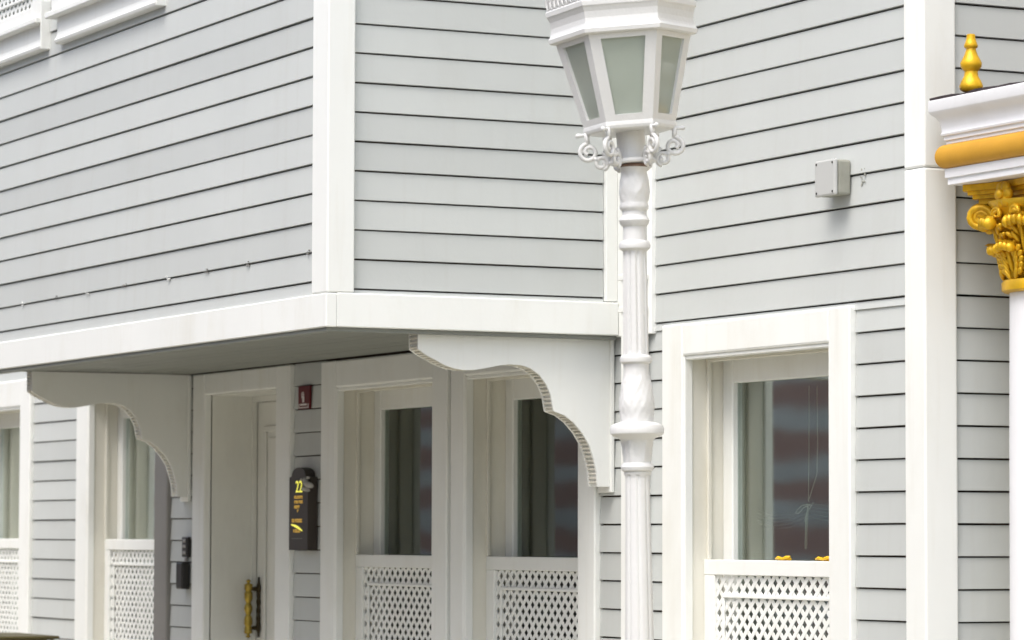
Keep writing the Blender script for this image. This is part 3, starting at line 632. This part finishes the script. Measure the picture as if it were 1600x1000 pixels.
# Corinthian columns
def column(cx, cy):
    rs = 0.165
    sh = finish('column_shaft', lathe(bmesh.new(), [(rs + 0.05, 0), (rs + 0.05, 0.1), (rs + 0.02, 0.13), (rs + 0.035, 0.16), (rs + 0.012, 0.2), (rs, 0.24), (rs + 0.003, 1.0), (rs, 2.0), (rs - 0.004, 2.525)], cx, cy, 48), 'coldwhite', po, smooth=40)
    bm = bmesh.new()
    lathe(bm, [(rs - 0.01, 2.5255), (rs + 0.014, 2.526), (rs + 0.024, 2.533), (rs + 0.025, 2.560), (rs + 0.018, 2.570), (rs + 0.0, 2.572)], cx, cy, 40)
    ring = finish('capital_ring', bm, 'gold', po, smooth=40)
    bm = bmesh.new(); lathe(bm, [(rs - 0.008, 2.5725), (rs + 0.002, 2.62), (rs + 0.0, 2.70), (rs + 0.012, 2.76), (rs + 0.045, 2.82), (rs + 0.075, 2.852)], cx, cy, 32)
    cap = finish('capital', bm, 'gold', po, smooth=True)
    # leaves
    def leaf(a, z0, h, w, base, out, curl):
        b2 = bmesh.new(); nu, nv = 14, 9; grid = []
        for i in range(nu + 1):
            u = i / nu; row = []
            if u < 0.75: rr = base + out * (u / 0.75) ** 2.2 * 0.6; zz = h * (u / 0.75) * 0.97
            else:
                t = (u - 0.75) / 0.25 * 2.5; rr = base + out * 0.6 + curl * (1 - math.cos(t)); zz = h * 0.97 + curl * (math.sin(t)) * 0.9
            ww = w * (0.55 + 0.55 * math.sin(min(1, u * 1.05) * math.pi * 0.86)) * (1 + 0.13 * math.sin(u * 30))
            for j in range(nv):
                v = (j / (nv - 1) - 0.5) * 2
                dr = -0.020 * v * v + 0.007 * math.cos(v * math.pi * 3.0) + (0.008 if abs(v) < 0.15 else 0)
                row.append(b2.verts.new((rr + dr, v * ww, zz + z0 - 0.012 * v * v * u)))
            grid.append(row)
        for i in range(nu):
            for j in range(nv - 1): b2.faces.new((grid[i][j], grid[i][j + 1], grid[i + 1][j + 1], grid[i + 1][j]))
        bmesh.ops.solidify(b2, geom=b2.faces[:], thickness=0.013)
        def lobe(r, y, z, sx, sy, sz, tilt):
            b3 = bmesh.new(); bmesh.ops.create_uvsphere(b3, u_segments=8, v_segments=6, radius=1.0)
            join(b2, b3, Matrix.Translation((r, y, z)) @ Matrix.Rotation(tilt, 4, 'X') @ Matrix.Rotation(R(18), 4, 'Y') @ Matrix.Diagonal((sx, sy, sz, 1)))
        for q in range(5):
            u = 0.12 + q * 0.17; rr = base + out * 0.6 * u ** 2.0 + 0.010
            for sd in (-1, 1):
                ww = w * (0.62 + 0.4 * math.sin(u * 2.6))
                lobe(rr, sd * ww * 0.55, z0 + h * u, 0.010, 0.0085, 0.026, sd * -0.55); lobe(rr - 0.004, sd * ww * 0.95, z0 + h * u + 0.008, 0.011, 0.0105, 0.020, sd * -0.95)
        lobe(base + out * 0.35, 0, z0 + h * 0.5, 0.012, 0.008, h * 0.45, 0)
        rc = base + out * 0.6 + curl * 1.0
        for q in (-2, -1, 0, 1, 2): lobe(rc + 0.004 - 0.004 * abs(q), q * w * 0.34, z0 + h * 0.97 - 0.005 * abs(q), curl * 1.0, w * 0.24, curl * 0.85, 0)
        bm = bmesh.new(); join(bm, b2, Matrix.Translation((cx, cy, 0)) @ Matrix.Rotation(a, 4, 'Z'))
        return finish('acanthus_leaf', bm, 'gold', cap, smooth=True)
    for k in range(8): leaf(2 * math.pi * k / 8, 2.573, 0.120, 0.062, rs + 0.008, 0.045, 0.022)
    for k in range(8): leaf(2 * math.pi * (k + 0.5) / 8, 2.60, 0.185, 0.062, rs + 0.004, 0.085, 0.028)
    # corner volutes
    for k in range(4):
        a = R(45 + 90 * k); dirv = Vector((math.cos(a), math.sin(a), 0)); sd = Vector((-math.sin(a), math.cos(a), 0))
        bm = bmesh.new()
        pts = []; c0 = Vector((cx, cy, 0)) + dirv * (rs + 0.100) + Vector((0, 0, 2.800))
        pts.append(Vector((cx, cy, 2.66)) + dirv * (rs + 0.004)); pts.append(Vector((cx, cy, 2.74)) + dirv * (rs + 0.030))
        for i in range(30):
            t = math.pi * (1.05 - i / 29 * 4.3); rr = 0.044 * (1 - 0.80 * i / 29); pts.append(c0 + dirv * (rr * math.cos(t)) * 1.05 + Vector((0, 0, rr * math.sin(t))))
        for s in (-0.017, 0.017): tube(bm, [p + sd * s for p in pts], [0.016] * 8 + [0.014 - 0.006 * i / 23 for i in range(24)], 8)
        b2 = bmesh.new(); bmesh.ops.create_cone(b2, segments=20, radius1=0.036, radius2=0.036, depth=0.046, cap_ends=True)
        join(bm, b2, Matrix.Translation(c0) @ Matrix.Rotation(a, 4, 'Z') @ Matrix.Rotation(R(90), 4, 'X'))
        finish('volute', bm, 'gold', cap, smooth=50)
        # flower on the middle of each abacus side
        a2 = R(90 * k); d2 = Vector((math.cos(a2), math.sin(a2), 0)); s2 = Vector((-math.sin(a2), math.cos(a2), 0)); c2 = Vector((cx, cy, 2.872)) + d2 * 0.218
        bm = bmesh.new()
        for q in range(6):
            t = 2 * math.pi * q / 6; b2 = bmesh.new(); bmesh.ops.create_uvsphere(b2, u_segments=10, v_segments=6, radius=0.024)
            join(bm, b2, Matrix.Translation(c2 + s2 * 0.026 * math.cos(t) + Vector((0, 0, 0.026 * math.sin(t)))) @ Matrix.Rotation(a2, 4, 'Z') @ Matrix.Diagonal((0.7, 1, 1, 1)))
        b2 = bmesh.new(); bmesh.ops.create_uvsphere(b2, u_segments=10, v_segments=6, radius=0.018); join(bm, b2, Matrix.Translation(c2 + d2 * 0.014))
        finish('flower', bm, 'gold', cap, smooth=True)
        # small caulicole scrolls either side
        for s in (-1, 1):
            bm = bmesh.new(); c3 = Vector((cx, cy, 2.805)) + d2 * (rs + 0.045) + s2 * s * 0.055
            pts = [c3 + Vector((0, 0, -0.09)) - s2 * s * 0.01 - d2 * 0.03]
            for i in range(20):
                t = math.pi * (-0.1 + i / 19 * 2.8); rr = 0.026 * (1 - 0.75 * i / 19); pts.append(c3 - s2 * s * (rr * math.cos(t)) * -1 + Vector((0, 0, rr * math.sin(t))))
            tube(bm, pts, 0.010, 7); finish('small_scroll', bm, 'gold', cap, smooth=True)
    # abacus: concave sides, three stepped mouldings
    bm = bmesh.new()
    for hw, z0, z1 in ((0.205, 2.850, 2.869), (0.222, 2.8692, 2.884), (0.236, 2.8842, 2.899), (0.249, 2.8992, 2.9225)):
        pts = []
        for k in range(4):
            a = R(90 * k); d2 = Vector((math.cos(a), math.sin(a))); s2 = Vector((-math.sin(a), math.cos(a)))
            for i in range(9):
                v = -1 + 2 * i / 8; v *= 0.86; pts.append(Vector((cx, cy)) + d2 * (hw - 0.048 * (1 - (v / 0.86) ** 2)) + s2 * v * hw)
        b2 = bmesh.new(); prism(b2, pts, lambda p: (p.x, p.y, z0), lambda p: (p.x, p.y, z1)); bmesh.ops.recalc_face_normals(b2, faces=b2.faces[:]); join(bm, b2)
    finish('abacus', bm, 'gold', cap)
column(0.42, 0.285); column(XE - 0.27, 0.285)
# neighbour's wall and door behind the portico
nb_ = empty('neighbour_house', (1.9, 1.6, 0), 'pale plastered neighbouring wall behind the portico, with an added unseen wing', 'house')
bm = bmesh.new(); abox(bm, 0.03, 0.5, 1.56, 1.8, 0, TOP); abox(bm, 1.7, 8.0, 1.56, 1.8, 0, TOP); abox(bm, 0.5, 1.7, 1.56, 1.8, 2.4, TOP)
abox(bm, 2.35, 8.0, 0.7, 1.555, 0, TOP)  # unseen wing added to block side light and bounce warm tone
finish('wall', bm, 'warmplaster', nb_)
for x in (0.505, 1.102):
    d = box('door_leaf', x, x + 0.593, 1.66, 1.71, 0.01, 2.395, 'cream', nb_, 0.004)
    box('panel', x + 0.12, x + 0.47, 1.64, 1.6595, 0.25, 1.0, 'cream', d, 0.008); box('panel', x + 0.12, x + 0.47, 1.64, 1.6595, 1.2, 2.2, 'cream', d, 0.008)

# ------------------------------------------------------------------ white cast-iron street lamp (built upright about its own axis, then set leaning)
lp = bpy.data.objects.new('street_lamp', None); COL.objects.link(lp); WORLD[lp] = Vector((0, 0, 0))
tag(lp, 'white cast iron street lamp with six sided frosted lantern', 'street lamp')
K = 456.9
def zp(y): return 1.295 + (1000 - y) / K
def flut(a, z):
    if zp(556) < z < zp(398): return 1 - 0.13 * max(0, math.cos(a * 9)) ** 2 * 1.0
    if 0.95 < z < zp(742): return 1 - 0.08 * max(0, math.cos(a * 8)) ** 3
    if zp(656) < z < zp(585): return 0.985 + 0.055 * max(0, math.cos(a * 5 + 1.2 * math.sin(z * 62))) ** 2 * abs(math.sin(z * 47)) + 0.03 * math.cos(a * 15) * math.sin(z * 130)
    if zp(722) < z < zp(690): return 0.99 + 0.08 * max(0, math.cos(a * 6)) ** 2 + 0.015 * math.cos(a * 12) * math.sin(z * 160)
    if zp(318) < z < zp(272): return 0.985 + 0.075 * max(0, math.cos(a * 5 + 1.0 * math.sin(z * 90))) ** 2 + 0.015 * math.cos(a * 14) * math.sin(z * 150)
    return 1.0
def rings_mesh(name, prof_px, n=72, parent=lp, m='lamp', smooth=35):
    pr = []
    for (r0, y0), (r1, y1) in zip(prof_px, prof_px[1:]):
        st = max(1, int(abs(y1 - y0) / 4)); pr += [(r0 + (r1 - r0) * i / st, y0 + (y1 - y0) * i / st) for i in range(st)]
    pr.append(prof_px[-1])
    return finish(name, lathe(bmesh.new(), [(r / K, zp(y)) for r, y in pr], 0, 0, n, flut), m, parent, smooth=smooth, origin=(0, 0, 0))
base = [(75, zpy) for zpy in (1590, 1560)] + [(70, 1550), (62, 1535), (60, 1400), (64, 1392), (58, 1380), (48, 1340), (40, 1300), (42, 1290), (42, 1275), (34, 1265), (28, 1200)]
rings_mesh('post', [(80, 1591.5)] + base + [(25, 1130), (23.5, 1060), (22.5, 1000), (21, 900), (19.5, 800), (19, 745), (21, 742), (21, 738)])
rings_mesh('collar', [(20.5, 738), (24.5, 736), (26, 731), (24.5, 727), (21, 724), (21, 716), (22.5, 700), (25, 690), (29, 686), (37, 683), (41.5, 679), (42.5, 672), (40, 666), (34, 663), (25.5, 661), (25.5, 655), (27.5, 640), (27, 628), (24.5, 610), (21, 592), (19.5, 578), (20, 571), (24.5, 568), (25.5, 564), (24.5, 560), (20.5, 557)])
rings_mesh('upper_shaft', [(20, 557), (19.5, 500), (19, 440), (18, 400), (18.5, 395), (24, 391), (25, 386), (23, 381), (18, 378), (17.6, 365), (17.6, 357), (22, 353), (24, 347), (22, 343), (18.8, 339), (18.5, 333), (22, 329), (23, 325), (21.5, 321), (21.5, 318), (23.8, 302), (22.8, 288), (20, 276), (20.5, 268), (22, 264)])
rings_mesh('rust_line', [(21.5, 264), (20.9, 263.4), (20.9, 261.0), (18, 258.5)], m='rust')
# lantern: its own part, tilted a little more than the post
LZ = zp(258)
lan = finish('lantern', lathe(bmesh.new(), [(36 / K, 0), (37 / K, 0.006), (36 / K, 0.014), (24 / K, 0.018), (22.5 / K, 0.024), (22.5 / K, (258 - 211) / K), (22.4 / K, (258 - 205) / K)], 0, 0, 36), 'lamp', lp, smooth=35, origin=(0, 0, 0))
lan.location = (-0.003, 0, LZ); WORLD[lan] = Vector((0, 0, 0)); lan.rotation_euler = (0, R(-3.6), 0)
def hz(y): return (258 - y) / K
PH = R(-2.5)        # one flat side looks at the street corner
def hexpt(r, k, z): a = -math.pi / 2 + R(30) + k * math.pi / 3 + PH; return Vector((r * math.cos(a), r * math.sin(a), z))
def hexsolid(bm, prof):
    rs = [[bm.verts.new(hexpt(r, k, z)) for k in range(6)] for r, z in prof]
    for a, b in zip(rs, rs[1:]):
        for k in range(6): bm.faces.new((a[k], a[(k + 1) % 6], b[(k + 1) % 6], b[k]))
    bm.faces.new(rs[0][::-1]); bm.faces.new(rs[-1]); return bm
finish('base_plate', hexsolid(bmesh.new(), [(0.148, hz(209)), (0.157, hz(207)), (0.160, hz(203)), (0.159, hz(199)), (0.158, hz(196.6))]), 'lamp', lan)
rb, rt, zb0, zt0 = 0.1575, 0.231, hz(197), hz(63)
def bar(bm, a, b, w, t, nrm):
    d = (b - a).normalized(); s = d.cross(nrm).normalized(); n = s.cross(d).normalized()
    vs_ = [bm.verts.new(p + s * (w / 2 * i) + n * (t / 2 * j)) for p in (a, b) for i, j in ((-1, -1), (1, -1), (1, 1), (-1, 1))]
    for f in ((0, 1, 2, 3), (7, 6, 5, 4), (0, 4, 5, 1), (1, 5, 6, 2), (2, 6, 7, 3), (3, 7, 4, 0)): bm.faces.new([vs_[i] for i in f])
fbm = bmesh.new()
for k in range(6):
    A0, A1 = hexpt(rb, k, zb0), hexpt(rb, k + 1, zb0); B0, B1 = hexpt(rt, k, zt0), hexpt(rt, k + 1, zt0)
    nrm = (A1 - A0).cross(B0 - A0).normalized()
    if nrm.dot(A0) < 0: nrm = -nrm
    e = (A1 - A0).normalized(); inn = nrm * -0.006
    wv = 0.036
    # each side: one window frame made of four strips round its pane
    q = [A0, A1, B1, B0]; ia = [A0 + e * wv + (B0 - A0) * 0.075, A1 - e * wv + (B1 - A1) * 0.075, B1 - e * (wv + 0.002) - (B1 - A1) * 0.06, B0 + e * (wv + 0.002) - (B0 - A0) * 0.06]
    o1 = [fbm.verts.new(p + nrm * 0.0) for p in q]; i1 = [fbm.verts.new(p) for p in ia]; i2 = [fbm.verts.new(p - nrm * 0.014) for p in ia]
    for j in range(4):
        fbm.faces.new((o1[j], o1[(j + 1) % 4], i1[(j + 1) % 4], i1[j])); fbm.faces.new((i1[j], i1[(j + 1) % 4], i2[(j + 1) % 4], i2[j]))
    pb_ = bmesh.new(); ctr = sum(ia, Vector()) / 4
    a_ = [pb_.verts.new(ctr + (p - ctr) * 1.06 - nrm * 0.010) for p in ia]; b_ = [pb_.verts.new(ctr + (p - ctr) * 1.06 - nrm * 0.013) for p in ia]
    pb_.faces.new(a_); pb_.faces.new(b_[::-1])
    for j in range(4): pb_.faces.new((a_[j], a_[(j + 1) % 4], b_[(j + 1) % 4], b_[j]))
    finish('pane', pb_, 'frosted', lan)
fr = finish('lantern_frame', fbm, 'lamp', lan)
lm = bmesh.new(); lathe(lm, [(0.03, hz(192)), (0.034, hz(185)), (0.030, hz(160)), (0.045, hz(150)), (0.075, hz(128)), (0.078, hz(112)), (0.055, hz(95)), (0.01, hz(88))], 0, 0, 20); finish('bulb', lm, 'bulb', lan, smooth=True)
finish('crown', hexsolid(bmesh.new(), [(0.20, hz(63)), (0.246, hz(63)), (0.254, hz(61)), (0.256, hz(55)), (0.249, hz(50)), (0.246, hz(46)), (0.244, hz(38)), (0.247, hz(28)), (0.253, hz(22)), (0.258, hz(19)), (0.259, hz(12)), (0.255, hz(9)), (0.20, hz(8))]), 'lamp', lan)
# pierced gallery, dome and finial of the lantern
gb = bmesh.new()
for k in range(6):
    p0, p1 = hexpt(0.252, k, 0), hexpt(0.252, k + 1, 0); n_ = 9
    for i in range(n_):
        c = p0.lerp(p1, (i + 0.5) / n_); dn = (p1 - p0).normalized(); w = (p1 - p0).length / n_
        ring = [c + dn * (w * 0.5 * math.cos(t)) + Vector((0, 0, hz(8) + 0.024 + 0.026 * math.sin(t))) for t in [2 * math.pi * j / 12 for j in range(13)]]
        tube(gb, ring, 0.0058, 6); tube(gb, [c + Vector((0, 0, hz(8))), c + Vector((0, 0, hz(8) + 0.075))], 0.005, 6)
    tube(gb, [p0 + Vector((0, 0, hz(8) + 0.052)), p1 + Vector((0, 0, hz(8) + 0.052))], 0.006, 6)
finish('pierced_gallery', gb, 'lamp', lan, smooth=True)
finish('dome', hexsolid(bmesh.new(), [(0.21, hz(8)), (0.205, hz(-20)), (0.18, hz(-50)), (0.13, hz(-85)), (0.07, hz(-105)), (0.03, hz(-112)), (0.035, hz(-125)), (0.02, hz(-140)), (0.004, hz(-160))]), 'lamp', lan)
# scrolls under the lantern, one at each corner
def scroll_path():
    pts = []
    c1 = (0.148, hz(236)); c2 = (0.108, hz(256))
    for i in range(18):
        t = R(20 - i * 30); r = 0.010 + 0.020 * i / 17
        pts.append((c1[0] + r * math.cos(t), c1[1] + r * math.sin(t)))
    return pts, c1, c2
for k in range(6):
    dv = hexpt(1.0, k, 0); bm = bmesh.new()
    def RZ(r, z): return Vector((dv.x * r, dv.y * r, z))
    c1 = (0.146, hz(235)); c2 = (0.106, hz(254.5)); p1 = []; p2 = []
    for i in range(22):       # upper curl, winding outward
        t = R(-60 + 24 * i); rr = 0.009 + 0.0215 * min(1, i / 16); p1.append(RZ(c1[0] + rr * math.cos(t), c1[1] + rr * math.sin(t)))
    tube(bm, p1, [0.009] + [0.0076] * 21, 8)
    for i in range(20):
        t = R(120 + 26 * i); rr = 0.007 + 0.0155 * min(1, i / 14); p2.append(RZ(c2[0] + rr * math.cos(t), c2[1] + rr * math.sin(t)))
    tube(bm, p2, 0.0072, 8)
    tube(bm, [RZ(0.128, hz(244)), RZ(0.124, hz(247)), RZ(0.120, hz(249))], 0.0085, 7)
    tube(bm, [RZ(0.150, hz(205)), RZ(0.150, hz(215)), RZ(0.147, hz(222))], [0.011, 0.009, 0.008], 7)
    tube(bm, [RZ(0.088, hz(256)), RZ(0.078, hz(255)), RZ(0.06, hz(254))], 0.0075, 7)
    tube(bm, [RZ(0.150, hz(207)), RZ(0.165, hz(208)), RZ(0.182, hz(208)), RZ(0.186, hz(206.5))], [0.006, 0.006, 0.009, 0.006], 7)
    tube(bm, [RZ(0.100, hz(236)), RZ(0.086, hz(244)), RZ(0.075, hz(252))], 0.006, 6)
    finish('scroll', bm, 'lamp', lan, smooth=True)
lp.rotation_euler = (0, R(-0.75), R(63.52))
lp.location = (0.331, -1.343, 0.0)

# ------------------------------------------------------------------ brick house across the street (seen in the window glass)
bh = empty('brick_house', (-20, -11, 0), 'red brick house with pale bands across the street, mirrored in the windows', 'house')
bm = bmesh.new(); abox(bm, -70, 5, -17, -10.5, 0, 5.0); finish('wall', bm, 'brick', bh)
bm = bmesh.new(); abox(bm, -70, 5, -17, -10.48, 5.0, 9.0); finish('added_upper_storey', bm, 'bluegrey', bh)  # added unseen height blocks low sky; its tint gives the facade cool bounce
for k in range(10): box('stone_band', -70.1, 5.1, -10.53, -10.499, 0.30 + 0.48 * k, 0.51 + 0.48 * k + 0.03 * (k % 2), 'bandstone', bh, 0.01)
for i in range(11):
    x = -66 + i * 5.7
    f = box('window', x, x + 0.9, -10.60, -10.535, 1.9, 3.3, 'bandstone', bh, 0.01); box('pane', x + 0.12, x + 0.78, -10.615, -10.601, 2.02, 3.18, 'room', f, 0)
